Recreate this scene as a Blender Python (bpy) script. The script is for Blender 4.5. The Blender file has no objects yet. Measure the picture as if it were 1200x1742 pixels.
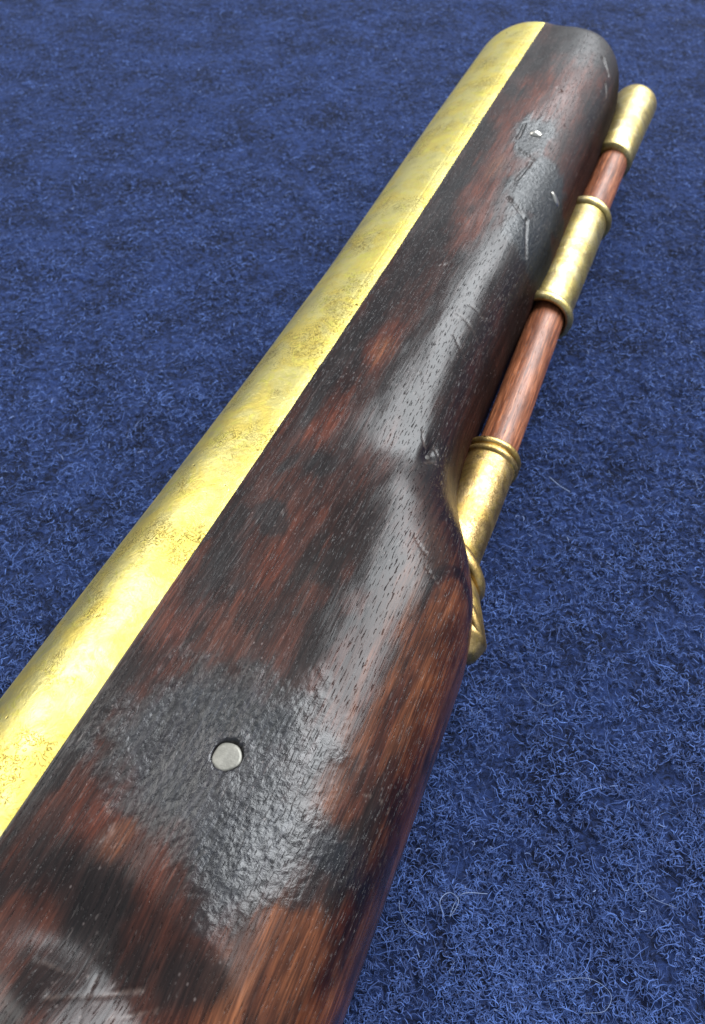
import bpy, bmesh, math
import numpy as np
from mathutils import Vector

K = 0.0065                      # metres per modelling unit (barrel about 21 mm across)
sc = bpy.context.scene
C = sc.collection

# ------------------------------------------------------------------ camera
CAM_H = 12.5
F_PX, IMG_H = 1400.0, 1742.0
PITCH = math.atan(1841.0 / 1400.0)            # below the horizontal
cam = bpy.data.cameras.new('camera')
cam.sensor_fit = 'VERTICAL'; cam.sensor_height = 24.0
cam.lens = 24.0 * F_PX / IMG_H
cam.clip_start = 0.002; cam.clip_end = 50
co = bpy.data.objects.new('camera', cam); C.objects.link(co)
co.location = (0, 0, CAM_H * K)
co.rotation_euler = (math.pi / 2 - PITCH, 0, 0)
sc.camera = co
cam.dof.use_dof = True
cam.dof.focus_distance = 10.4 * K
cam.dof.aperture_fstop = cam.lens / 1000.0 / (2 * 0.026 * K)     # small phone lens

# ------------------------------------------------------------------ world + lamps
w = bpy.data.worlds.new('World'); sc.world = w; w.use_nodes = True
bg = w.node_tree.nodes['Background']
bg.inputs[0].default_value = (0.80, 0.90, 1.0, 1)
bg.inputs[1].default_value = 0.60

def area(name, az, el, dist, sx, sy, power, col):
    l = bpy.data.lights.new(name, 'AREA'); l.shape = 'RECTANGLE'
    l.size = sx; l.size_y = sy; l.energy = power; l.color = col
    o = bpy.data.objects.new(name, l); C.objects.link(o)
    a, e = math.radians(az), math.radians(el)
    tgt = Vector((0, 0.065, 0))
    d = Vector((math.sin(a) * math.cos(e), math.cos(a) * math.cos(e), math.sin(e)))
    o.location = tgt + d * dist
    o.rotation_euler = (-d).to_track_quat('-Z', 'Y').to_euler()
    return o
area('window_light', 46, 51, 1.3, 1.15, 1.12, 50.0, (0.93, 0.97, 1.0))
area('left_window_light', -58, 35, 1.3, 0.85, 0.66, 8.5, (1.0, 0.99, 0.96))

sc.view_settings.view_transform = 'Standard'
sc.view_settings.look = 'None'
sc.view_settings.exposure = 0.0
sc.view_settings.gamma = 1.0
sc.view_settings.use_curve_mapping = False

# ------------------------------------------------------------------ helpers
rng = np.random.default_rng(7)
AX = np.array([0.396860364, 0.917878996])     # pistol axis on the cloth, breech -> muzzle
UX = np.array([0.917878996, -0.396860364])    # across the pistol, barrel -> ramrod
S_OFF, U_OFF = 11.0, -3.2                     # the pistol's own origin

def sstep(a, b, x):
    t = np.clip((x - a) / (b - a), 0, 1); return t * t * (3 - 2 * t)

def _hash(ix, iy, seed):
    n = (ix.astype(np.int64) * 374761393 + iy.astype(np.int64) * 668265263 + seed * 1442695041) & 0xffffffff
    n = ((n ^ (n >> 13)) * 1274126177) & 0xffffffff
    return ((n ^ (n >> 16)) & 0xffff) / 65535.0

def vnoise(x, y, seed=0):
    ix, iy = np.floor(x), np.floor(y); fx, fy = x - ix, y - iy
    fx, fy = fx * fx * (3 - 2 * fx), fy * fy * (3 - 2 * fy)
    a, b = _hash(ix, iy, seed), _hash(ix + 1, iy, seed)
    c, d = _hash(ix, iy + 1, seed), _hash(ix + 1, iy + 1, seed)
    return (a * (1 - fx) + b * fx) * (1 - fy) + (c * (1 - fx) + d * fx) * fy

def fbm(x, y, seed=0, octv=4):
    v = 0; a = 0.5; t = 0
    for i in range(octv):
        v = v + a * vnoise(x, y, seed + i * 17); t += a; a *= 0.55; x = x * 2.07 + 3.1; y = y * 2.07 + 1.7
    return v / t

def mesh_obj(name, verts, faces, mat, parent=None, smooth=True, attrs=None, world=False):
    """verts in pistol units (u, s, z) unless world; one mesh object."""
    v = np.asarray(verts, float).copy()
    if not world:
        v[:, 0] -= U_OFF; v[:, 1] -= S_OFF
    v *= K
    me = bpy.data.meshes.new(name)
    me.from_pydata(v.tolist(), [], faces if isinstance(faces, list) else faces.tolist())
    if smooth:
        me.polygons.foreach_set('use_smooth', np.ones(len(me.polygons), bool))
    for an, (typ, data) in (attrs or {}).items():
        at = me.attributes.new(an, typ, 'POINT')
        key = {'FLOAT': 'value', 'FLOAT_VECTOR': 'vector', 'FLOAT_COLOR': 'color'}[typ]
        at.data.foreach_set(key, np.asarray(data, np.float32).ravel())
    me.update()
    o = bpy.data.objects.new(name, me); C.objects.link(o)
    if mat: me.materials.append(mat)
    if parent: o.parent = parent
    return o

def grid_faces(ni, nj, wrap=False, flip=False):
    i = np.arange(ni - 1)[:, None]; jn = nj if wrap else nj - 1
    j = np.arange(jn)[None, :]; j2 = (j + 1) % nj
    a = i * nj + j; b = i * nj + j2; c = (i + 1) * nj + j2; d = (i + 1) * nj + j
    q = np.stack([a, b, c, d], -1).reshape(-1, 4)
    return q[:, ::-1] if flip else q

# ------------------------------------------------------------------ material helpers
class NT:
    def __init__(s, name):
        s.m = bpy.data.materials.new(name); s.m.use_nodes = True
        s.t = s.m.node_tree; s.n = s.t.nodes; s.l = s.t.links
        s.p = s.n['Principled BSDF']
    def add(s, typ, **kw):
        n = s.n.new(typ)
        for k, v in kw.items():
            if hasattr(n, k): setattr(n, k, v)
        return n
    def link(s, a, b): s.l.new(a, b)
    def val(s, node, name, v):
        if hasattr(v, 'node'): s.l.new(v, node.inputs[name])
        else: node.inputs[name].default_value = v
    def attr(s, name):
        a = s.n.new('ShaderNodeAttribute'); a.attribute_name = name; return a
    def math(s, op, a, b=0.0, c=0.0, clamp=False):
        n = s.n.new('ShaderNodeMath'); n.operation = op; n.use_clamp = clamp
        for i, v in enumerate((a, b, c)):
            if hasattr(v, 'node'): s.l.new(v, n.inputs[i])
            else: n.inputs[i].default_value = v
        return n.outputs[0]
    def mapped(s, vec, scale):
        n = s.n.new('ShaderNodeMapping'); s.l.new(vec, n.inputs[0]); n.inputs['Scale'].default_value = scale
        return n.outputs[0]
    def noise(s, vec, scale=1.0, detail=3.0, rough=0.55, dist=0.0):
        n = s.n.new('ShaderNodeTexNoise'); s.l.new(vec, n.inputs['Vector'])
        n.inputs['Scale'].default_value = scale; n.inputs['Detail'].default_value = detail
        n.inputs['Roughness'].default_value = rough; n.inputs['Distortion'].default_value = dist
        return n.outputs['Fac']
    def voro(s, vec, scale=1.0, feature='F1', out='Distance'):
        n = s.n.new('ShaderNodeTexVoronoi'); n.feature = feature; s.l.new(vec, n.inputs['Vector'])
        n.inputs['Scale'].default_value = scale
        return n.outputs[out]
    def ss(s, x, a, b):                        # smooth ramp a..b -> 0..1
        n = s.n.new('ShaderNodeMapRange'); n.interpolation_type = 'SMOOTHSTEP'
        s.val(n, 'Value', x); n.inputs['From Min'].default_value = a; n.inputs['From Max'].default_value = b
        return n.outputs[0]
    def mix(s, f, a, b, blend='MIX'):
        n = s.n.new('ShaderNodeMix'); n.data_type = 'RGBA'; n.blend_type = blend
        for k, v in ((0, f), (6, a), (7, b)):
            if hasattr(v, 'node'): s.l.new(v, n.inputs[k])
            else: n.inputs[k].default_value = v if k == 0 else (*v, 1) if len(v) == 3 else v
        return n.outputs[2]
    def bump(s, hgt, dist, strength=1.0, prev=None):
        n = s.n.new('ShaderNodeBump'); n.inputs['Distance'].default_value = dist; n.inputs['Strength'].default_value = strength
        s.l.new(hgt, n.inputs['Height'])
        if prev is not None: s.l.new(prev, n.inputs['Normal'])
        return n.outputs[0]

# --- old walnut: colour comes with the stains of the mesh, grain, pores and painted glints from nodes
def make_wood(name, shiny=0.28, rod=False):
    m = NT(name); p = m.p
    sv = m.attr('suv').outputs['Vector']                     # (along, around, 0) in units
    col = m.attr('tone').outputs['Color']
    char = m.attr('char').outputs['Fac']
    fine = m.noise(m.mapped(sv, (1.3, 16, 1)), 1.0, 5, 0.62, 0.3)
    broad = m.noise(m.mapped(sv, (0.35, 3.2, 1)), 1.0, 4, 0.6, 0.6)
    pores = m.noise(m.mapped(sv, (6.0, 50, 1)), 1.0, 2, 0.5)
    pore = m.ss(pores, 0.60, 0.72)
    g = m.mix(m.ss(fine, 0.38, 0.66), (0.55, 0.50, 0.49), (1.30, 1.30, 1.28))
    c = m.mix(1.0, col, g, 'MULTIPLY')
    hair = m.noise(m.mapped(sv, (1.6, 52, 1)), 1.0, 3, 0.6, 0.5)
    c = m.mix(1.0, c, m.mix(m.ss(hair, 0.36, 0.66), (0.60, 0.57, 0.57), (1.30, 1.28, 1.24)), 'MULTIPLY')
    c = m.mix(m.ss(broad, 0.35, 0.7), m.mix(1.0, c, (0.62, 0.55, 0.55), 'MULTIPLY'), c)
    c = m.mix(m.math('MULTIPLY', pore, 0.45), c, (0.004, 0.003, 0.003))
    if not rod:
        sp = m.voro(m.mapped(sv, (7.0, 10.0, 1)), 1.0)
        spn = m.noise(m.mapped(sv, (0.6, 1.1, 1)), 1.0, 2)
        pore_glint = m.math('MULTIPLY', m.math('SUBTRACT', 1.0, m.ss(sp, 0.05, 0.16)), m.ss(spn, 0.46, 0.62))
        c = m.mix(m.math('MULTIPLY', pore_glint, 0.42), c, (0.20, 0.16, 0.15))  # pale specks painted as light glinting in the pores
        grain_glint = m.ss(m.noise(m.mapped(sv, (4.2, 24, 1)), 1.0, 2, 0.5, 0.4), 0.64, 0.72)
        grain_glint = m.math('MULTIPLY', grain_glint, m.ss(m.noise(m.mapped(sv, (0.9, 0.7, 1)), 1.0, 2), 0.40, 0.60))
        c = m.mix(m.math('MULTIPLY', grain_glint, 0.28), c, (0.17, 0.14, 0.13))  # pale strokes stand in for glints along the grain
    m.link(c, p.inputs['Base Color'])
    ro = m.noise(m.mapped(sv, (0.9, 2.2, 1)), 1.0, 4)
    r = m.math('ADD', m.math('MULTIPLY', ro, 0.24), shiny - 0.12)
    r = m.math('ADD', r, m.math('MULTIPLY', char, -0.015))
    sx = m.add('ShaderNodeSeparateXYZ'); m.link(sv, sx.inputs[0]); grime = sx.outputs[2]     # packed dirt beside the ramrod
    r = m.math('ADD', r, m.math('MULTIPLY', grime, 0.40))
    if not rod:                                     # finish worn dull towards the muzzle
        r = m.math('ADD', r, m.math('MULTIPLY', m.ss(sx.outputs[0], 11.5, 14.5), 0.16))
    m.link(r, p.inputs['Roughness'])
    sp_ = m.math('ADD', m.math('MULTIPLY', char, 0.24), 0.36)
    m.link(m.math('MULTIPLY', sp_, m.math('SUBTRACT', 1.0, m.math('MULTIPLY', grime, 0.85))), p.inputs['Specular IOR Level'])
    p.inputs['Coat Weight'].default_value = 0.0 if not rod else 0.1
    p.inputs['Coat Roughness'].default_value = 0.22
    # relief: open pores along the grain, wrinkled skin where charred
    hp = m.math('MULTIPLY', pore, -1.0)
    hp = m.math('ADD', hp, m.math('MULTIPLY', fine, 0.35))
    nb = m.bump(hp, 0.022 * K, 0.6 if not rod else 0.4)
    if not rod:
        wv = m.noise(sv, 13.0, 4, 0.6, 0.8)
        wk = m.voro(m.mapped(sv, (5.5, 7.0, 1)), 2.1, 'SMOOTH_F1')
        hc = m.math('ADD', m.math('MULTIPLY', wv, 1.0), m.math('MULTIPLY', wk, 0.9))
        hc = m.math('MULTIPLY', hc, char)
        nb = m.bump(hc, 0.036 * K, 0.36, nb)
    m.link(nb, p.inputs['Normal'])
    return m.m

def make_brass(name, base, dark, rough=0.30, stain=0.5, sc_=1.0, patina=0.0):
    m = NT(name); p = m.p
    tc = m.add('ShaderNodeTexCoord').outputs['Object']
    ov = m.mapped(tc, (1 / K, 1 / K, 1 / K))
    n1 = m.noise(ov, 1.6 * sc_, 5, 0.65, 0.8)
    n2 = m.noise(ov, 7.0 * sc_, 4, 0.6, 2.2)
    n3 = m.noise(m.mapped(ov, (1, 0.12, 1)), 9.0, 3, 0.6)
    c = m.mix(m.ss(n1, 0.40, 0.62), base, tuple(b * f for b, f in zip(base, (0.92, 0.85, 0.56))))
    c = m.mix(m.ss(m.noise(ov, 3.1 * sc_, 5, 0.7, 1.5), 0.5, 0.66), c, tuple(b * f for b, f in zip(base, (0.96, 0.98, 0.60))))
    if patina:                                       # brown tarnish in broad worn patches
        c = m.mix(m.math('MULTIPLY', m.ss(m.noise(ov, 2.3, 6, 0.7, 0.6), 0.44, 0.60), patina), c, (0.20, 0.125, 0.05))
    wig = m.math('SUBTRACT', 1.0, m.ss(m.math('ABSOLUTE', m.math('SUBTRACT', n2, 0.5)), 0.0, 0.055))
    gate = m.ss(m.noise(ov, 1.1 * sc_, 3, 0.6), 0.42, 0.62)
    c = m.mix(m.math('MULTIPLY', m.math('MULTIPLY', wig, gate), stain), c, dark)
    pit = m.ss(m.noise(ov, 5.5 * sc_, 2, 0.5), 0.72, 0.78)
    c = m.mix(m.math('MULTIPLY', pit, stain), c, dark)
    m.link(c, p.inputs['Base Color'])
    p.inputs['Metallic'].default_value = 1.0
    r = m.math('ADD', m.math('MULTIPLY', n1, 0.22), rough - 0.08)
    r = m.math('ADD', r, m.math('MULTIPLY', m.math('MULTIPLY', wig, gate), 0.15))
    m.link(r, p.inputs['Roughness'])
    hh = m.math('ADD', m.math('MULTIPLY', n2, 0.5), m.math('MULTIPLY', n3, 0.25))
    hh = m.math('SUBTRACT', hh, m.math('MULTIPLY', pit, 0.8))
    m.link(m.bump(hh, 0.035 * K, 0.35), p.inputs['Normal'])
    return m.m

M_wood = make_wood('charred_walnut')
M_rod = make_wood('ramrod_wood', 0.42, True)
M_barrel = make_brass('worn_yellow_brass', (0.89, 0.76, 0.28), (0.15, 0.10, 0.02), 0.34, 1.0, 1.0, 0.12)
M_pipe = make_brass('pale_brass', (0.60, 0.50, 0.27), (0.15, 0.10, 0.045), 0.35, 0.9, 1.6, 0.45)
M_tail = make_brass('aged_brass', (0.60, 0.42, 0.19), (0.09, 0.055, 0.02), 0.37, 0.9, 1.5, 0.65)

def plain(name, col, rough, metal=0.0, noise_amt=0.3, sc_=4.0):
    m = NT(name); p = m.p
    ov = m.mapped(m.add('ShaderNodeTexCoord').outputs['Object'], (1 / K,) * 3)
    n = m.noise(ov, sc_, 4, 0.6)
    c = m.mix(n, tuple(x * (1 - noise_amt) for x in col), tuple(min(1, x * (1 + noise_amt)) for x in col))
    m.link(c, p.inputs['Base Color']); p.inputs['Roughness'].default_value = rough
    p.inputs['Metallic'].default_value = metal
    m.link(m.bump(n, 0.03 * K, 0.4), p.inputs['Normal'])
    return m.m

M_pin = plain('bone_white_pin', (0.20, 0.19, 0.165), 0.48, 0.5, 0.8, 6.0)
M_pinhole = plain('dark_hole', (0.008, 0.006, 0.005), 0.8)
M_steel = plain('bright_pin_metal', (0.50, 0.47, 0.42), 0.30, 1.0, 0.3)
M_pinold = plain('dull_pin', (0.05, 0.045, 0.04), 0.5, 0.0, 0.4)
M_lint = plain('pale_lint', (0.13, 0.17, 0.29), 0.8, 0.0, 0.1)

# --- wool
def make_wool_base():
    m = NT('blue_wool_ground'); p = m.p
    ov = m.mapped(m.add('ShaderNodeTexCoord').outputs['Object'], (1 / K,) * 3)
    n1 = m.noise(ov, 6.0, 7, 0.75, 1.4); n2 = m.noise(ov, 0.8, 4, 0.55)
    f = m.math('ADD', n1, m.math('MULTIPLY', m.math('SUBTRACT', n2, 0.5), 0.35))
    c = m.mix(m.ss(f, 0.38, 0.64), (0.0015, 0.003, 0.014), (0.018, 0.036, 0.125))  # near-black mottle paints the shade in gaps between fibres
    m.link(c, p.inputs['Base Color']); p.inputs['Roughness'].default_value = 0.95
    p.inputs['Specular IOR Level'].default_value = 0.15
    p.inputs['Sheen Weight'].default_value = 0.06; p.inputs['Sheen Tint'].default_value = (0.45, 0.6, 1.0, 1)
    m.link(m.bump(n1, 0.12 * K, 0.9), p.inputs['Normal'])
    return m.m

def make_wool_fibre():
    m = NT('blue_wool_fibre'); p = m.p
    col = m.attr('tone').outputs['Color']
    m.link(col, p.inputs['Base Color']); p.inputs['Roughness'].default_value = 0.75
    p.inputs['Specular IOR Level'].default_value = 0.25
    p.inputs['Sheen Weight'].default_value = 0.05; p.inputs['Sheen Tint'].default_value = (0.6, 0.7, 1.0, 1)
    return m.m
M_wool = make_wool_base(); M_fib = make_wool_fibre()

# ------------------------------------------------------------------ the cloth
def axis_steps(lo, a, b, hi, fine, coarse):
    return np.concatenate([np.linspace(lo, a, coarse, endpoint=False), np.linspace(a, b, fine, endpoint=False), np.linspace(b, hi, coarse)])
def cloth_z(x, y):
    return 0.10 * (fbm(x * 0.45, y * 0.45, 3, 3) - 0.5) + 0.09 * (fbm(x * 2.3, y * 2.3, 9, 3) - 0.5)
gx = axis_steps(-120, -17, 17, 120, 260, 14); gy = axis_steps(-80, -4, 40, 160, 330, 14)
X, Y = np.meshgrid(gx, gy, indexing='ij')
Z = cloth_z(X, Y) - 0.03
cloth = mesh_obj('wool_cloth', np.stack([X, Y, Z], -1).reshape(-1, 3), grid_faces(len(gx), len(gy), flip=True), M_wool, world=True)
cloth['kind'] = 'structure'; cloth['label'] = 'royal blue wool cloth under the pistol'

def fibres(n, seed, near, far, length, width, zlift, light):
    r = np.random.default_rng(seed)
    # thinner with distance from the near edge
    t = r.random(n); y = 1 / ((1 - t) / (near + 11) + t / (far + 11)) - 11
    half = 5.5 + (y + 1) * 0.29
    x = (r.random(n) * 2 - 1) * (half + 1.5)
    clump = fbm(x * 1.5, y * 1.5, 21, 3)
    keep = r.random(n) < 0.10 + 0.55 * clump + 2.0 * (fbm(x * 5.0, y * 5.0, 23, 3) - 0.42)
    x, y, clump = x[keep], y[keep], clump[keep]; n = len(x)
    npt = 4
    L = length * (0.5 + r.random(n)) / (npt - 1)
    ang = r.random(n) * 2 * np.pi + 0.0
    curl = r.normal(0, 0.62, n)
    far_f = 1 + np.clip((y - 8) / 40, 0, 1) * 0.9
    wd = width * (0.6 + 0.8 * r.random(n)) * far_f
    P = np.zeros((n, npt, 3)); P[:, 0, 0] = x; P[:, 0, 1] = y
    pitch = r.normal(0.1, 0.32, n); Zc = r.random(n) * zlift
    P[:, 0, 2] = Zc
    for k in range(1, npt):
        ang = ang + curl + r.normal(0, 0.35, n)
        pt = pitch * (1 - 2.0 * (k - 0.5) / (npt - 1) * 0.8)
        P[:, k, 0] = P[:, k - 1, 0] + np.cos(ang) * np.cos(pt) * L
        P[:, k, 1] = P[:, k - 1, 1] + np.sin(ang) * np.cos(pt) * L
        P[:, k, 2] = P[:, k - 1, 2] + np.sin(pt) * L
    base = cloth_z(P[:, :, 0], P[:, :, 1]); P[:, :, 2] = np.maximum(P[:, :, 2] + base, base - 0.02)
    T = np.gradient(P, axis=1); T /= np.linalg.norm(T, axis=2, keepdims=True) + 1e-9
    side = np.stack([-T[:, :, 1], T[:, :, 0], np.zeros_like(T[:, :, 0])], -1)
    roll = r.normal(0, 0.7, n)[:, None, None]
    upv = np.array([0, 0, 1.0])
    W = side * np.cos(roll) + upv * np.sin(roll)
    tap = np.array([0.5, 1, 1, 0.35])[None, :, None]
    W = W * (wd[:, None, None] * 0.5) * tap
    V = np.stack([P - W, P + W], 2).reshape(n, npt * 2, 3)
    base_i = (np.arange(n) * npt * 2)[:, None, None]
    q = np.array([[2 * k, 2 * k + 1, 2 * k + 3, 2 * k + 2] for k in range(npt - 1)])[None]
    F = (base_i + q).reshape(-1, 4)
    br = np.clip(r.normal(1.0, 0.48, n) + light + 0.5 * (clump - 0.5), 0.25, 2.6)
    tone = np.stack([0.030 * br, 0.057 * br, 0.172 * br ** 0.9, np.ones(n)], -1)
    pale = r.random(n) < 0.006
    tone[pale, :3] = tone[pale, :3] * 0.5 + np.array([0.10, 0.13, 0.22])
    tone = np.repeat(tone, npt * 2, axis=0)
    return V.reshape(-1, 3), F, tone

fv, ff, ft = [], [], []; off = 0
for args in ((520000, 1, -3, 38, 0.105, 0.0115, 0.05, 0.0), (16000, 2, -3, 38, 0.34, 0.008, 0.10, 0.35)):
    v_, f_, t_ = fibres(*args)
    fv.append(v_); ff.append(f_ + off); ft.append(t_); off += len(v_)
fv = np.concatenate(fv); ff = np.concatenate(ff); ft = np.concatenate(ft)
me = bpy.data.meshes.new('wool_fuzz')
me.vertices.add(len(fv)); me.vertices.foreach_set('co', (fv * K).astype(np.float32).ravel())
me.loops.add(ff.size); me.loops.foreach_set('vertex_index', ff.astype(np.int32).ravel())
me.polygons.add(len(ff)); me.polygons.foreach_set('loop_start', np.arange(0, ff.size, 4, dtype=np.int32))
me.update(calc_edges=True)
at = me.attributes.new('tone', 'FLOAT_COLOR', 'POINT'); at.data.foreach_set('color', ft.astype(np.float32).ravel())
me.materials.append(M_fib)
fuzz = bpy.data.objects.new('wool_fuzz', me); C.objects.link(fuzz)
fuzz['kind'] = 'stuff'; fuzz['label'] = 'short matted blue wool fibres covering the cloth'; fuzz['category'] = 'wool fibres'

# ------------------------------------------------------------------ the pistol
pistol = bpy.data.objects.new('flintlock_pistol', None); C.objects.link(pistol)
pistol.empty_display_size = 0.02
pistol.location = ((AX * S_OFF + UX * U_OFF)[0] * K, (AX * S_OFF + UX * U_OFF)[1] * K, 0)
pistol.rotation_euler = (0, 0, math.atan2(-AX[0], AX[1]))
pistol['label'] = 'old pistol with brass barrel and dark charred wooden stock lying on blue wool'
pistol['category'] = 'pistol'

HC = 1.90                      # height of the barrel axis above the cloth
U0 = -4.34                     # barrel axis across
S0, S1 = -7.0, 22.15           # built length

def barrel_r(s):
    return np.interp(s, [-8, 0, 3, 6, 9, 12, 15, 18, 22.5], [1.86, 1.79, 1.73, 1.66, 1.61, 1.59, 1.64, 1.69, 1.72])

def stock_edge(s):             # underside of the stock (towards the ramrod), across
    return np.interp(s, [-8, 0.8, 3, 4.2, 5.4, 5.85, 6.25, 6.65, 7.0, 7.4, 8.0, 8.8, 10, 12, 14.3, 17, 20, 21.2, 21.8, 22.2],
                     [-0.45, -0.50, -0.55, -0.58, -0.62, -0.70, -0.82, -1.0, -1.19, -1.42, -1.68, -1.82, -1.89, -1.93, -1.86, -1.95, -1.98, -2.05, -2.15, -2.28])
_ss = np.linspace(S0 - 1, S1 + 1, 1500)
_k = np.exp(-np.linspace(-2, 2, 31) ** 2); _k /= _k.sum()
_es = np.convolve(np.pad(stock_edge(_ss), 15, mode='edge'), _k, 'valid')
_rs = np.convolve(np.pad(barrel_r(_ss), 15, mode='edge'), _k, 'valid')
def edge_s(s): return np.interp(s, _ss, _es)
def rad_s(s): return np.interp(s, _ss, _rs)

def swell(s):                  # 0 in the slim fore-end, 1 in the deep rear part
    return 1 - sstep(5.0, 9.2, s)

def top_relief(s, u):
    """extra height of the upper side of the stock"""
    e = edge_s(s); x = (u - U0) / (e - U0)
    b = (1 - swell(s)) * 0.26 * sstep(0.0, 0.80, x) + 0.03 * np.sin(np.pi * np.clip(x, 0, 1))
    b = b + swell(s) * 0.36 * sstep(0.15, 0.82, x) * (1 - 0.4 * sstep(0.0, -2.0, s))
    # shoulder where the fore-end meets the deep part
    b = b + 0.12 * np.exp(-((s - 5.4) / 1.4) ** 2 - ((u + 1.7) / 0.9) ** 2)
    # hollow running across in front of the raised flat at the breech
    d = np.hypot((s + 1.25) / 1.60, (u + 3.20) / 1.90)
    b = b - (0.21 * (1 - sstep(1.0, 1.50, d)) - 0.36 * sstep(1.0, 0.48, d)) * sstep(0.04, 0.40, x)
    # ridge of the slim part and the dip ahead of the shoulder
    b = b + 0.10 * np.exp(-((u + 2.45) / 0.45) ** 2) * sstep(7.5, 9.5, s) * sstep(16, 13.5, s)
    b = b - 0.09 * np.exp(-((s - 7.6) / 0.7) ** 2 - ((u + 2.5) / 0.7) ** 2)
    # dents in the scorched places near the muzzle
    b = b - 0.06 * np.exp(-((s - 16.9) / 0.8) ** 2 - ((u + 3.1) / 0.35) ** 2)
    b = b - 0.06 * np.exp(-((s - 14.2) / 1.0) ** 2 - ((u + 2.3) / 0.35) ** 2)
    b = b - 0.09 * np.exp(-((s - 7.80) / 0.20) ** 2 - ((u + 2.15) / 0.09) ** 2) + 0.035 * np.exp(-((s - 7.9) / 0.35) ** 2 - ((u + 2.28) / 0.10) ** 2)
    b = b - 0.03 * np.exp(-((s - 2.6) / 1.2) ** 2 - ((u + 2.7) / 1.1) ** 2)
    b = b + 0.05 * (fbm(s * 0.7, u * 1.3, 5, 3) - 0.5) * sstep(0.02, 0.2, x)
    return b

def stock_loop(s, th):
    """point of the outer surface; th 0 = upper seam, pi = lower seam"""
    R = rad_s(s); wd = edge_s(s) - U0
    p = 2.85 + 0.30 * swell(s)
    endr = np.clip((s - (S1 - 0.55)) / 0.55, 0, 1)
    shr = 1 - 0.16 * (1 - np.sqrt(np.clip(1 - endr ** 2, 0, 1)))
    cs, sn = np.cos(th), np.sin(th)
    u = U0 + wd * shr * np.abs(sn) ** (2 / p)
    zz = np.sign(cs) * np.abs(cs) ** (2 / p) * (R + 0.035) * (1 - (1 - shr) * np.clip((u - U0) / wd * 3 + 0.15, 0, 1))
    topm = np.clip(cs, 0, 1) ** 0.6
    zz = zz - 0.030 * np.exp(-((u - U0) / 0.12) ** 2) * (cs > 0) * (fbm(s * 3.0, s * 0 + 2.5, 111, 4) - 0.2)
    z = HC + zz + top_relief(s, u) * topm * (1 - endr ** 3 * 0.5)
    z = np.where(z < 0.30, 0.06 + 0.24 * np.exp((z - 0.30) / 0.24), z)       # flattened side it lies on
    return u, z

ns_ = 640
sv = np.concatenate([np.linspace(S0, -1.5, 40, endpoint=False), np.linspace(-1.5, 9, 330, endpoint=False), np.linspace(9, S1 - .6, 330, endpoint=False), S1 - .6 + .6 * np.sin(np.linspace(0, np.pi / 2, 26))])
th = np.concatenate([np.arcsin(np.linspace(0.004, 0.985, 215) ** 1.5), np.linspace(1.40, 1.75, 30)[1:], np.linspace(1.75, np.pi - 0.012, 45)[1:]])
assert np.all(np.diff(th) > 0)
SS, TH = np.meshgrid(sv, th, indexing='ij')
UU, ZZ = stock_loop(SS, TH)
arc = np.cumsum(np.hypot(np.diff(UU, axis=1, prepend=UU[:, :1]), np.diff(ZZ, axis=1, prepend=ZZ[:, :1])), axis=1)

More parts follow.
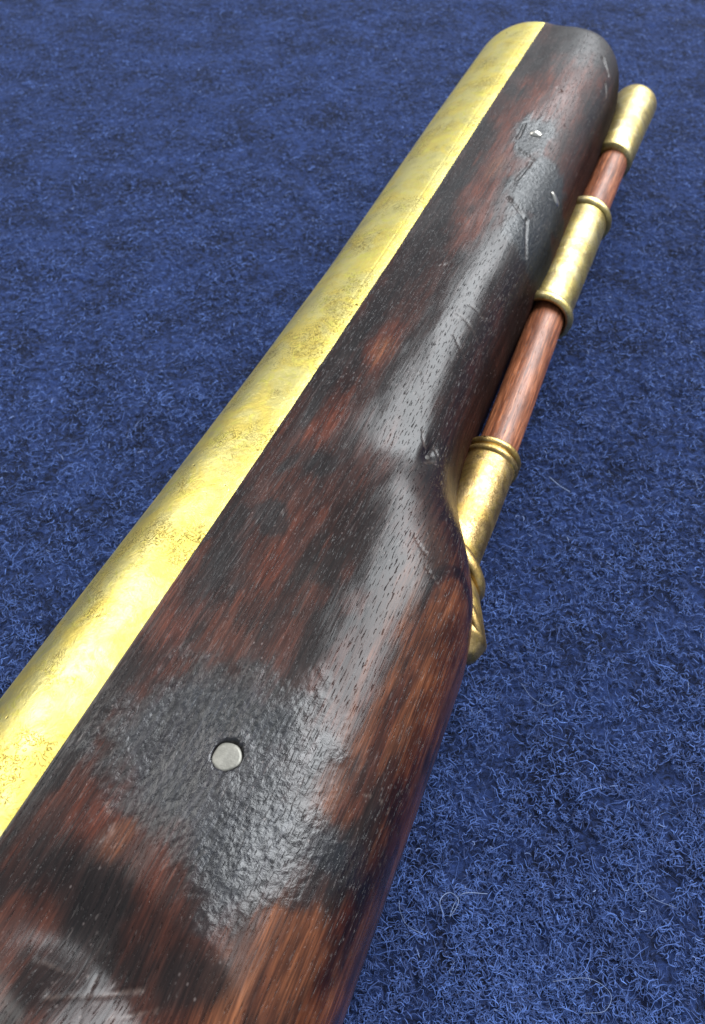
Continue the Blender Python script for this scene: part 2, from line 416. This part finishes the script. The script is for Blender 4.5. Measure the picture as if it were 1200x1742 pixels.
# stains: charring (c), warmer, worn places (w); plus shade painted into the hollow
def blob(s, u, cs, cu, rs, ru, rot=0.0, soft=0.5, wob=0.5, seed=0):
    ds, du = s - cs, u - cu; c_, s_ = math.cos(rot), math.sin(rot)
    a, b = (ds * c_ + du * s_) / rs, (-ds * s_ + du * c_) / ru
    d = np.hypot(a, b) + wob * (fbm(s * 1.7 + seed, u * 2.3, 31 + seed, 4) - 0.5) * 2 + 0.7 * wob * (fbm(s * 1.5, u * 13, 71 + seed, 3) - 0.5) * 2
    return 1 - sstep(1 - soft, 1 + soft * 0.4, d)
def paint(s, u, z):
    n1 = fbm(s * 0.55, u * 1.4, 41, 5); n2 = fbm(s * 1.3, u * 3.5, 47, 4)
    red = np.array([0.080, 0.023, 0.012]); brown = np.array([0.036, 0.0115, 0.0072]); dk = np.array([0.0125, 0.0055, 0.0044])
    black = np.array([0.0075, 0.0070, 0.0075]); orange = np.array([0.165, 0.060, 0.025])
    f = sstep(0.36, 0.66, n1)[..., None]
    col = dk * (1 - f) + brown * f
    def over(c, mk):
        nonlocal col
        col = col * (1 - mk[..., None]) + c * mk[..., None]
    near = sstep(7.5, 5.0, s)
    over(red, 0.55 * near * sstep(0.42, 0.62, n2))
    # warm band along the underside edge of the deep part
    streak = sstep(0.38, 0.62, fbm(s * 0.8 + 0.15 * u, u * 11 + z * 7, 53, 4))
    over(orange * 0.85, streak * near * sstep(-1.95, -1.15, u) * (0.45 + 0.55 * sstep(0.35, 0.6, n2)) * sstep(0.6, 2.2, z))
    for a in ((9.4, -3.55, 0.8, 0.30, 0.0), (7.7, -3.65, 0.75, 0.26, 0.2), (5.05, -3.2, 0.55, 0.28, 0), (3.75, -3.95, 0.7, 0.26, 0.0), (1.35, -3.3, 0.5, 0.62, 0), (15.4, -3.6, 1.8, 0.26, 0.05), (13.3, -3.3, 1.3, 0.25, 0), (18.8, -2.9, 1.8, 0.6, 0), (17.0, -3.3, 3.5, 0.7, 0), (14.6, -3.5, 2.0, 0.4, 0)):
        over(red * np.array([1.05, 0.95, 0.9]), 0.85 * blob(s, u, *a[:4], a[4], 0.7, 0.6, 3))
    over(orange * 0.9, 0.8 * blob(s, u, 9.4, -3.5, 0.38, 0.18, 0, 0.7, 0.5, 5))
    over(orange * 0.8, 0.8 * blob(s, u, 1.3, -3.2, 0.3, 0.16, 0.3, 0.7, 0.5, 7))
    over(orange * 0.8, 0.8 * blob(s, u, 15.0, -3.45, 0.55, 0.16, 0, 0.7, 0.5, 9))
    over(orange, (0.35 + 0.55 * streak) * blob(s, u, 0.95, -1.25, 1.0, 0.33, 0.1, 0.6, 0.4, 6))
    # the scorched skin round the pin
    poly = np.array([(3.47, -3.56), (3.67, -2.7), (3.39, -2.04), (3.0, -1.69), (2.53, -1.47), (2.45, -0.98), (1.83, -1.0), (1.40, -1.28), (1.15, -1.70), (0.95, -2.08), (1.2, -2.50), (1.50, -2.79), (1.58, -3.45), (1.93, -3.68), (2.24, -4.22), (3.05, -3.8)])
    ps = s + 0.9 * (fbm(s * 1.6, u * 1.6, 91, 5) - 0.5); pu = u + 0.9 * (fbm(s * 1.6, u * 1.6, 97, 5) - 0.5)
    dist = np.full_like(s, 9.0); inside = np.zeros(s.shape, bool)
    for k in range(len(poly)):
        (as_, au), (bs_, bu) = poly[k], poly[(k + 1) % len(poly)]
        t_ = np.clip(((ps - as_) * (bs_ - as_) + (pu - au) * (bu - au)) / ((bs_ - as_) ** 2 + (bu - au) ** 2), 0, 1)
        dist = np.minimum(dist, np.hypot(ps - as_ - t_ * (bs_ - as_), pu - au - t_ * (bu - au)))
        inside ^= ((au > pu) != (bu > pu)) & (ps < (bs_ - as_) * (pu - au) / (bu - au + 1e-9) + as_)
    sd = np.where(inside, dist, -dist)
    ch = sstep(-0.13, 0.13, sd + 0.16 * (fbm(s * 5, u * 7, 99, 3) - 0.5) * 2) * (z > HC)
    fringe = np.exp(-((sd - 0.06) / 0.12) ** 2) * (z > HC)
    dark = np.zeros_like(s)
    for a in ((5.62, -3.62, 0.22, 0.36, 0.7, 0.35, 0.5), (6.65, -3.88, 0.26, 0.08, 0.3, 0.4, 0.4), (6.8, -3.42, 0.28, 0.22, 0.6, 0.5, 0.5), (8.6, -4.05, 1.5, 0.14, 0, 0.5, 0.5), (0.70, -3.2, 0.42, 1.0, 0.4, 0.6, 0.4), (0.48, -1.75, 0.34, 0.6, -0.5, 0.6, 0.4), (21.3, -2.9, 1.0, 1.2, 0, 0.5, 0.5), (12.5, -4.0, 3.8, 0.3, 0, 0.5, 0.6), (7.9, -2.3, 0.55, 0.4, 0, 0.6, 0.4), (2.2, -0.95, 0.75, 0.22, 0.1, 0.5, 0.5), (4.6, -3.9, 0.7, 0.22, 0.1, 0.6, 0.6), (2.2, -4.2, 1.2, 0.2, 0, 0.6, 0.5)):  # the two blobs by the breech paint shade into the hollow
        dark = np.maximum(dark, blob(s, u, *a[:5], a[5], a[6], 12))
    dark = np.maximum(dark, 0.8 * fringe)
    ch2 = np.zeros_like(s)
    for a in ((16.5, -3.12, 0.95, 0.42, 0, 0.3, 0.4), (15.0, -2.55, 1.1, 0.60, 0.05, 0.3, 0.45), (13.7, -2.2, 0.95, 0.48, 0.1, 0.4, 0.5)):
        ch2 = np.maximum(ch2, blob(s, u, *a[:5], a[5], a[6], 15))
    chb = sstep(-0.34, 0.22, sd + 0.16 * (fbm(s * 5, u * 7, 99, 3) - 0.5) * 2) * (z > HC) * (0.55 + 0.9 * (fbm(s * 1.3, u * 1.5, 103, 3) - 0.1))
    over(black * np.array([1.35, 1.0, 0.9]), 0.84 * dark)
    over(np.array([0.011, 0.014, 0.019]), 0.92 * ch * (1 - 0.6 * fringe)); over(np.array([0.006, 0.009, 0.012]), 0.97 * ch2)
    return col, np.clip(chb + 0.80 * ch2 + 0.08 * dark, 0, 1)
colr, chr_ = paint(SS, UU, ZZ)
# small raised rims and cuts in the charred skin are real relief too
ZZ = ZZ + 0.008 * chr_ * (fbm(SS * 6, UU * 6, 77, 3) - 0.5) * np.clip(np.cos(TH), 0, 1)

# knife marks and fine scratches: shallow cuts showing paler wood
cuts = [(8.10, -2.36, 7.86, -2.24, 0.035, .9), (7.58, -2.12, 7.74, -2.03, 0.035, .8), (8.02, -2.14, 7.90, -2.06, 0.03, .8), (16.95, -3.40, 16.35, -3.38, 0.06, .3), (15.6, -2.9, 14.9, -2.95, 0.06, .3), (0.02, -3.3, 0.10, -2.9, 0.03, .6), (0.15, -2.7, -0.3, -2.55, 0.025, .5),
        (-0.16, -2.96, 0.22, -2.25, 0.035, 1), (-0.06, -2.35, 0.12, -2.04, 0.03, 1), (0.45, -2.18, -0.2, -2.0, 0.02, 0), (10.67, -2.72, 10.5, -2.26, 0.03, .6), (10.99, -2.67, 11.0, -2.19, 0.03, .6),
        (10.96, -2.40, 11.3, -2.10, 0.03, .6), (10.2, -2.6, 9.9, -2.3, 0.025, .4), (5.76, -1.46, 5.58, -1.22, 0.016, 1), (9.11, -2.98, 9.06, -2.79, 0.022, 1), (8.66, -2.75, 8.52, -2.56, 0.016, .8),
        (1.55, -3.55, 1.50, -3.40, 0.022, 1), (1.38, -3.33, 1.33, -3.27, 0.03, 1), (6.1, -1.75, 5.9, -1.5, 0.016, .5), (11.8, -3.4, 11.85, -3.28, 0.03, .7), (2.81, -1.05, 2.80, -1.02, 0.03, 1), (2.85, -0.90, 2.84, -0.88, 0.025, 1), (2.84, -0.80, 2.82, -0.78, 0.02, 1),
        (14.2, -2.95, 13.9, -2.45, 0.045, .5), (13.95, -2.45, 13.2, -2.2, 0.045, .5), (16.0, -3.25, 15.75, -2.85, 0.045, .5), (20.9, -2.6, 20.6, -2.4, 0.07, .35), (20.2, -2.35, 19.9, -2.25, 0.06, .35), (18.6, -3.15, 18.55, -3.05, 0.06, .6)]
for k, (a_s, a_u, b_s, b_u, w_, pale) in enumerate(cuts):
    L2 = (b_s - a_s) ** 2 + (b_u - a_u) ** 2
    t_ = np.clip(((SS - a_s) * (b_s - a_s) + (UU - a_u) * (b_u - a_u)) / L2, 0, 1)
    bend = 0.04 * np.sin(t_ * 3.1 + k)
    dd = np.hypot(SS - a_s - t_ * (b_s - a_s) + bend * 0.5, UU - a_u - t_ * (b_u - a_u) + bend * 0.3)
    w_ = w_ * 0.72; mk = sstep(w_ * 1.3, w_ * 0.3, dd) * (TH < 1.5) * (0.35 + 0.65 * fbm(SS * 9, UU * 9, 83, 2))
    ZZ = ZZ - (0.016 + (0.045 if w_ > 0.03 else 0.0)) * mk
    colr = colr * (1 - 0.45 * pale * mk[..., None]) + np.array([0.20, 0.165, 0.145]) * (0.45 * pale * mk[..., None])
# the pin sits in a shallow drilled hole
PIN = (2.50, -2.56)
hole = sstep(0.180, 0.164, np.hypot(SS - PIN[0], UU - PIN[1]) ) * (TH < 1.4)
ZZ = ZZ - 0.05 * hole
colr = colr * (1 - 0.8 * hole[..., None])
chr_ = chr_ * (1 - hole)

ni, nj = SS.shape
verts = np.stack([UU, SS, ZZ], -1).reshape(-1, 3)
faces = grid_faces(ni, nj).tolist()
# channel for the barrel and the two ends
ch_th = np.linspace(0.002, np.pi - 0.012, nj)
CU = U0 + (rad_s(SS) + 0.004) * np.sin(ch_th)[None, :]; CZ = HC + (rad_s(SS) + 0.004) * np.cos(ch_th)[None, :]
CU = np.minimum(CU, UU - 0.002)
CZ = np.clip(CZ, 0.07, None)
for i in range(SS.shape[0]):
    k_ = ch_th < 1.4
    CZ[i, k_] = np.minimum(CZ[i, k_], np.interp(CU[i, k_], UU[i, :225], ZZ[i, :225]) - 0.004)
cv = np.stack([CU, SS, CZ], -1).reshape(-1, 3); o_ = len(verts)
faces += (grid_faces(ni, nj, flip=True) + o_).tolist()
for row in (0, ni - 1):
    for j in range(nj - 1):
        a, b = row * nj + j, row * nj + j + 1
        q = [a, b, b + o_, a + o_]
        faces.append(q if row else q[::-1])
for i in range(ni - 1):
    for j in (0, nj - 1):
        a, b = i * nj + j, (i + 1) * nj + j
        q = [a, b, b + o_, a + o_]; faces.append(q if j == 0 else q[::-1])
suv = np.stack([SS, arc, sstep(0.88, 1.25, TH) * sstep(6.5, 8.5, SS)], -1).reshape(-1, 3)
tone = np.concatenate([colr, np.ones((*SS.shape, 1))], -1).reshape(-1, 4)
stock = mesh_obj('stock', np.concatenate([verts, cv]), faces, M_wood, pistol, attrs={
    'suv': ('FLOAT_VECTOR', np.concatenate([suv, suv])),
    'tone': ('FLOAT_COLOR', np.concatenate([tone, tone])),
    'char': ('FLOAT', np.concatenate([chr_.ravel(), chr_.ravel() * 0]))})
stock['label'] = 'dark reddish brown wooden stock with charred patches'

# ---- barrel: round, with a narrow flat along the seam and a bored muzzle
bs = np.concatenate([np.linspace(S0, S1 - 0.12, 260), S1 - 0.12 + 0.12 * np.sin(np.linspace(0.2, np.pi / 2, 6))])
ba = np.concatenate([np.radians(np.linspace(0, 6.0, 4)), np.radians([7.0, 7.4, 7.8, 8.2]), np.radians(np.linspace(9, 348, 170)), np.radians([352, 356])])
rows = []
for s in bs:
    R = float(rad_s(s)); e = max(0.0, (s - (S1 - 0.12)) / 0.12); R = R - 0.07 * (1 - math.sqrt(max(0, 1 - e * e)))
    deg = np.degrees(ba)
    rr = np.full_like(ba, R)
    rr = rr - np.where((deg > 7.2) & (deg < 8.0), 0.0015 * float(np.interp(s, [8, 11, 20, 22], [0, 1, 1, 0.3])), 0)
    rows.append(np.stack([U0 - rr * np.sin(ba), np.full_like(ba, s), np.maximum(HC + rr * np.cos(ba), 0.05)], -1))
nb_ = len(ba)
R_end = float(rad_s(S1)) - 0.07
for (s, r) in ((S1 - 0.01, R_end - 0.10), (S1 - 0.02, 1.05), (S1 - 0.10, 0.98), (S1 - 6.0, 0.98)):
    rows.append(np.stack([U0 - r * np.sin(ba), np.full_like(ba, s), HC + r * np.cos(ba)], -1))
bv = np.concatenate(rows); bf = grid_faces(len(rows), nb_, wrap=True, flip=True).tolist()
bf.append(list(range(nb_)))                                                  # closed breech
last = (len(rows) - 1) * nb_; bf.append([last + k for k in range(nb_)][::-1])
barrel = mesh_obj('barrel', bv, bf, M_barrel, pistol)
barrel['label'] = 'worn yellow brass barrel with a narrow flat along the wood'

# ---- turned pieces along the ramrod
def rod_u(s): return np.interp(s, [5, 9.8, 13.5, 17, 20, 23.5], [-1.40, -1.46, -1.60, -1.63, -1.66, -1.68])
ROD_Z = HC
def lathe(name, prof, mat, parent, tilt=0.0, nseg=56, closed=True, du=0.0, dz=0.0, attrs=None, sq=1.0):
    """prof: (s, r) along the rod axis; tilt shears the section like a slanted ring"""
    a = np.linspace(0, 2 * np.pi, nseg, endpoint=False); rows = []
    for (s, r) in prof:
        uu = r * np.sin(a) * sq; zz = r * np.cos(a)
        rows.append(np.stack([rod_u(s) + du + uu, s + tilt * uu, np.maximum(ROD_Z + dz + zz, 0.04)], -1))
    v = np.concatenate(rows); f = grid_faces(len(rows), nseg, wrap=True).tolist()
    if closed:
        f.append(list(range(nseg))[::-1]); n0 = (len(rows) - 1) * nseg; f.append([n0 + k for k in range(nseg)])
    at = None
    if attrs:
        ss = v[:, 1]; aa = np.tile(a, len(rows)); at = attrs(ss, aa)
    return mesh_obj(name, v, f, mat, parent, attrs=at)
def bead(s0, s1, r0, r1, n=9):
    return [(s0 + (s1 - s0) * (0.5 - 0.5 * math.cos(math.pi * k / (n - 1))), r0 + (r1 - r0) * math.sin(math.pi * k / (n - 1))) for k in range(n)]

def rod_attrs(ss, aa):
    n = fbm(ss * 0.8, aa * 2.5, 61, 4); f = sstep(0.3, 0.7, n)[:, None]
    c = np.array([0.270, 0.098, 0.046]) * (1 - f) + np.array([0.370, 0.142, 0.066]) * f
    return {'suv': ('FLOAT_VECTOR', np.stack([ss, aa * 0.35, 0 * ss], -1)), 'tone': ('FLOAT_COLOR', np.concatenate([c, np.ones((len(ss), 1))], 1)), 'char': ('FLOAT', 0 * ss)}
rod = lathe('ramrod', [(s, 0.345) for s in np.linspace(8.6, 21.0, 120)], M_rod, pistol, attrs=rod_attrs)
rod['label'] = 'reddish wooden ramrod running beside the stock'
tip = lathe('ramrod_tip', [(19.45, 0.34), (19.46, 0.47), (19.50, 0.495), (20.4, 0.50), (21.4, 0.515), (22.0, 0.53), (22.30, 0.545), (22.44, 0.54), (22.50, 0.50), (22.51, 0.46), (22.47, 0.3), (22.47, 0.1)], M_pipe, rod, du=-0.06)
tip['label'] = 'flared brass ferrule on the end of the ramrod'

def open_tube(s0, s1, ro, ri):
    return [(s0, ri), (s0, ro), (s0 + 0.01, ro), ((s0 + s1) / 2, ro * 1.015), (s1 - 0.01, ro), (s1, ro), (s1, ri)]
mid = lathe('ramrod_pipe', open_tube(13.35, 16.85, 0.485, 0.42), M_pipe, pistol, closed=False, du=-0.06)
mid['label'] = 'pale brass ramrod pipe with a raised rim at each end'
for (a, b) in ((13.24, 13.48), (16.76, 17.00)):
    rim = bead(a, b, 0.48, 0.575, 11)
    lathe('rim', [(a + 0.06, 0.44), (a + 0.02, 0.44)] + rim + [(b - 0.02, 0.43)], M_pipe, mid, closed=False, du=-0.06)

tail = lathe('tail_pipe', open_tube(6.9, 9.35, 0.45, 0.37), M_tail, pistol, closed=False, du=-0.02)
tail['label'] = 'aged brass tail pipe where the ramrod enters the stock'
lathe('rim', [(9.14, 0.44)] + bead(9.14, 9.28, 0.44, 0.505, 7), M_tail, tail, closed=False, du=-0.02)
lathe('rim', bead(9.30, 9.46, 0.43, 0.505, 8) + [(9.47, 0.36)], M_tail, tail, closed=False, du=-0.02)

# slanted ring and leaf shaped tang of the tail pipe, bent along the swelling wood
def sweep(name, pts, mat, parent, nseg=36, lean=0.0):
    """pts: (s, u, ru, rz) sections; lean slants each section"""
    a = np.linspace(0, 2 * np.pi, nseg, endpoint=False); rows = []
    for (s, u, ru, rz) in pts:
        uu = ru * np.sin(a)
        rows.append(np.stack([u + uu, s + lean * uu, ROD_Z + rz * np.cos(a)], -1))
    f = grid_faces(len(rows), nseg, wrap=True).tolist()
    f.append(list(range(nseg))[::-1]); n0 = (len(rows) - 1) * nseg; f.append([n0 + k for k in range(nseg)])
    return mesh_obj(name, np.concatenate(rows), f, mat, parent)
def interp_pts(keys, n):
    k = np.array(keys); t = np.linspace(k[0, 0], k[-1, 0], n)
    out = [np.interp(t, k[:, 0], k[:, c]) for c in range(4)]
    return list(zip(*out))
def ring(name, s, u, R_, r_, lean, mat, parent):
    n, m_ = 48, 10; v = []
    for i in range(n):
        a = 2 * math.pi * i / n
        for j in range(m_):
            b = 2 * math.pi * j / m_; rr = R_ + r_ * math.cos(b)
            uu = rr * math.sin(a)
            v.append((u + uu, s + lean * uu + r_ * 1.3 * math.sin(b), ROD_Z + rr * math.cos(a)))
    v = np.array(v); f = []
    for i in range(n):
        for j in range(m_):
            f.append([i * m_ + j, i * m_ + (j + 1) % m_, ((i + 1) % n) * m_ + (j + 1) % m_, ((i + 1) % n) * m_ + j])
    return mesh_obj(name, v, f, mat, parent)
sweep('tang', interp_pts([(5.55, -0.78, 0.05, 0.08), (5.65, -0.74, 0.20, 0.25), (5.9, -0.77, 0.32, 0.38), (6.3, -0.98, 0.34, 0.42), (6.7, -1.18, 0.34, 0.42), (7.1, -1.36, 0.38, 0.43)], 40), M_tail, tail)
ring('bead_ring', 7.08, -1.32, 0.45, 0.115, -0.60, M_tail, tail)
ring('bead_ring', 6.28, -0.96, 0.385, 0.10, -0.9, M_tail, tail)

# ---- pins through the stock
def surf_z(s, u):
    t = np.linspace(0.012, 1.57, 600); uu, zz = stock_loop(np.full_like(t, s), t)
    return float(np.interp(u, uu, zz))
def disc(name, s, u, r, mat, parent, rise=0.0, rs=1.0, ru=1.0, dome=0.0, n=40, seed=0):
    z0 = surf_z(s, u); e = 0.05
    gs = (surf_z(s + e, u) - surf_z(s - e, u)) / (2 * e); gu = (surf_z(s, u + e) - surf_z(s, u - e)) / (2 * e)
    v = []; f = []
    radii = [1.0, 1.0, 0.97, 0.8, 0.5, 0.2]; hts = [-0.10, -0.015, 0.0, 0.3 * dome, 0.8 * dome, dome]
    for k, q in enumerate(radii):
        for i in range(n):
            a = 2 * math.pi * i / n; wob = 1 + 0.025 * math.sin(3 * a + seed) + 0.02 * math.sin(5 * a + 2 * seed)
            dss, duu = r * rs * q * wob * math.sin(a), r * ru * q * wob * math.cos(a)
            v.append((u + duu, s + dss, z0 + gs * dss + gu * duu + rise + hts[k]))
    f = grid_faces(len(radii), n, wrap=True).tolist(); m0 = (len(radii) - 1) * n; f.append([m0 + i for i in range(n)])
    return mesh_obj(name, np.array(v), f, mat, parent)
pin = disc('cross_pin', PIN[0] - 0.018, PIN[1], 0.165, M_pin, stock, -0.012, dome=0.004, seed=1)
pin['label'] = 'pale round pin set in the charred patch'
disc('cross_pin', 16.70, -3.08, 0.12, M_steel, stock, 0.02, rs=0.8, ru=1.1, dome=0.05, seed=3)
disc('cross_pin', 15.28, -2.20, 0.10, M_steel, stock, 0.01, rs=0.8, ru=1.0, dome=0.04, seed=4)
disc('pin_hole', 7.80, -2.15, 0.085, M_pinhole, stock, -0.006, rs=1.6, ru=0.55, seed=5)
disc('cross_pin', 7.74, -2.15, 0.055, M_pinold, stock, 0.004, rs=1.2, ru=0.6, dome=0.01, seed=6)

# ------------------------------------------------------------------ loose lint lying on the cloth
def lint(pts, r, label, group=None):
    """pts: world (x, y, z) in units; a thin hair swept along a smooth path"""
    P = np.array(pts, float); n = 10 * (len(P) - 1)
    t = np.linspace(0, len(P) - 1, n); i = np.clip(t.astype(int), 0, len(P) - 2); f = (t - i)[:, None]
    Q = np.vstack([2 * P[0] - P[1], P, 2 * P[-1] - P[-2]])
    p0, p1, p2, p3 = Q[i], Q[i + 1], Q[i + 2], Q[i + 3]
    c = 0.5 * (2 * p1 + (p2 - p0) * f + (2 * p0 - 5 * p1 + 4 * p2 - p3) * f ** 2 + (3 * p1 - p0 - 3 * p2 + p3) * f ** 3)
    T = np.gradient(c, axis=0); T /= np.linalg.norm(T, axis=1, keepdims=True) + 1e-9
    A_ = np.cross(T, np.array([0.1, 0.2, 1.0])); A_ /= np.linalg.norm(A_, axis=1, keepdims=True) + 1e-9
    B_ = np.cross(T, A_); k = 5; rows = []
    for j in range(k):
        a = 2 * math.pi * j / k; rows.append(c + r * (A_ * math.cos(a) + B_ * math.sin(a)))
    v = np.stack(rows, 1).reshape(-1, 3)
    o = mesh_obj('lint_hair', v, grid_faces(n, k, wrap=True), M_lint, world=True)
    o['label'] = label; o['category'] = 'lint'; o['group'] = 'loose lint hairs on the cloth'
    return o
def on_cloth(xy, lift=0.13, wave=0.05):
    return [(x, y, float(cloth_z(np.array([x]), np.array([y]))[0]) + lift + wave * math.sin(2.3 * k)) for k, (x, y) in enumerate(xy)]
lint(on_cloth([(1.26, 2.42), (1.21, 2.61), (1.36, 2.74), (1.47, 2.61), (1.34, 2.42), (1.43, 2.61), (1.56, 2.71), (1.89, 2.72)]), 0.0055, 'pale curled lint hair with loops on the cloth beside the near end of the stock')
lint(on_cloth([(0.65, 2.62), (0.65, 2.5), (0.72, 2.36), (0.80, 2.27), (0.96, 2.20)]), 0.0035, 'thin lint hair on the cloth close against the near wooden edge')
lint(on_cloth([(3.85, 10.28), (3.99, 10.05), (4.2, 9.93)]), 0.010, 'short pale lint hair on the cloth to the right of the tail pipe')
lint(on_cloth([(1.58, 22.15), (1.68, 21.5), (1.66, 21.0), (1.57, 20.28)]), 0.012, 'faint curved lint hair on the far cloth left of the barrel muzzle')
lint(on_cloth([(4.48, 2.53), (4.18, 2.65), (4.02, 2.88), (4.05, 3.1)]), 0.0035, 'thin lint hair near the lower right corner of the photo')
lint(on_cloth([(2.64, 1.64), (3.11, 1.67), (3.39, 1.51), (3.27, 1.31), (3.0, 1.28)]), 0.0035, 'long wavy lint hair at the bottom edge of the cloth')
lint(on_cloth([(2.75, 5.9), (2.89, 5.63), (3.16, 5.53), (3.41, 5.63)]), 0.0035, 'fine lint hair on the cloth right of the swelling of the stock')
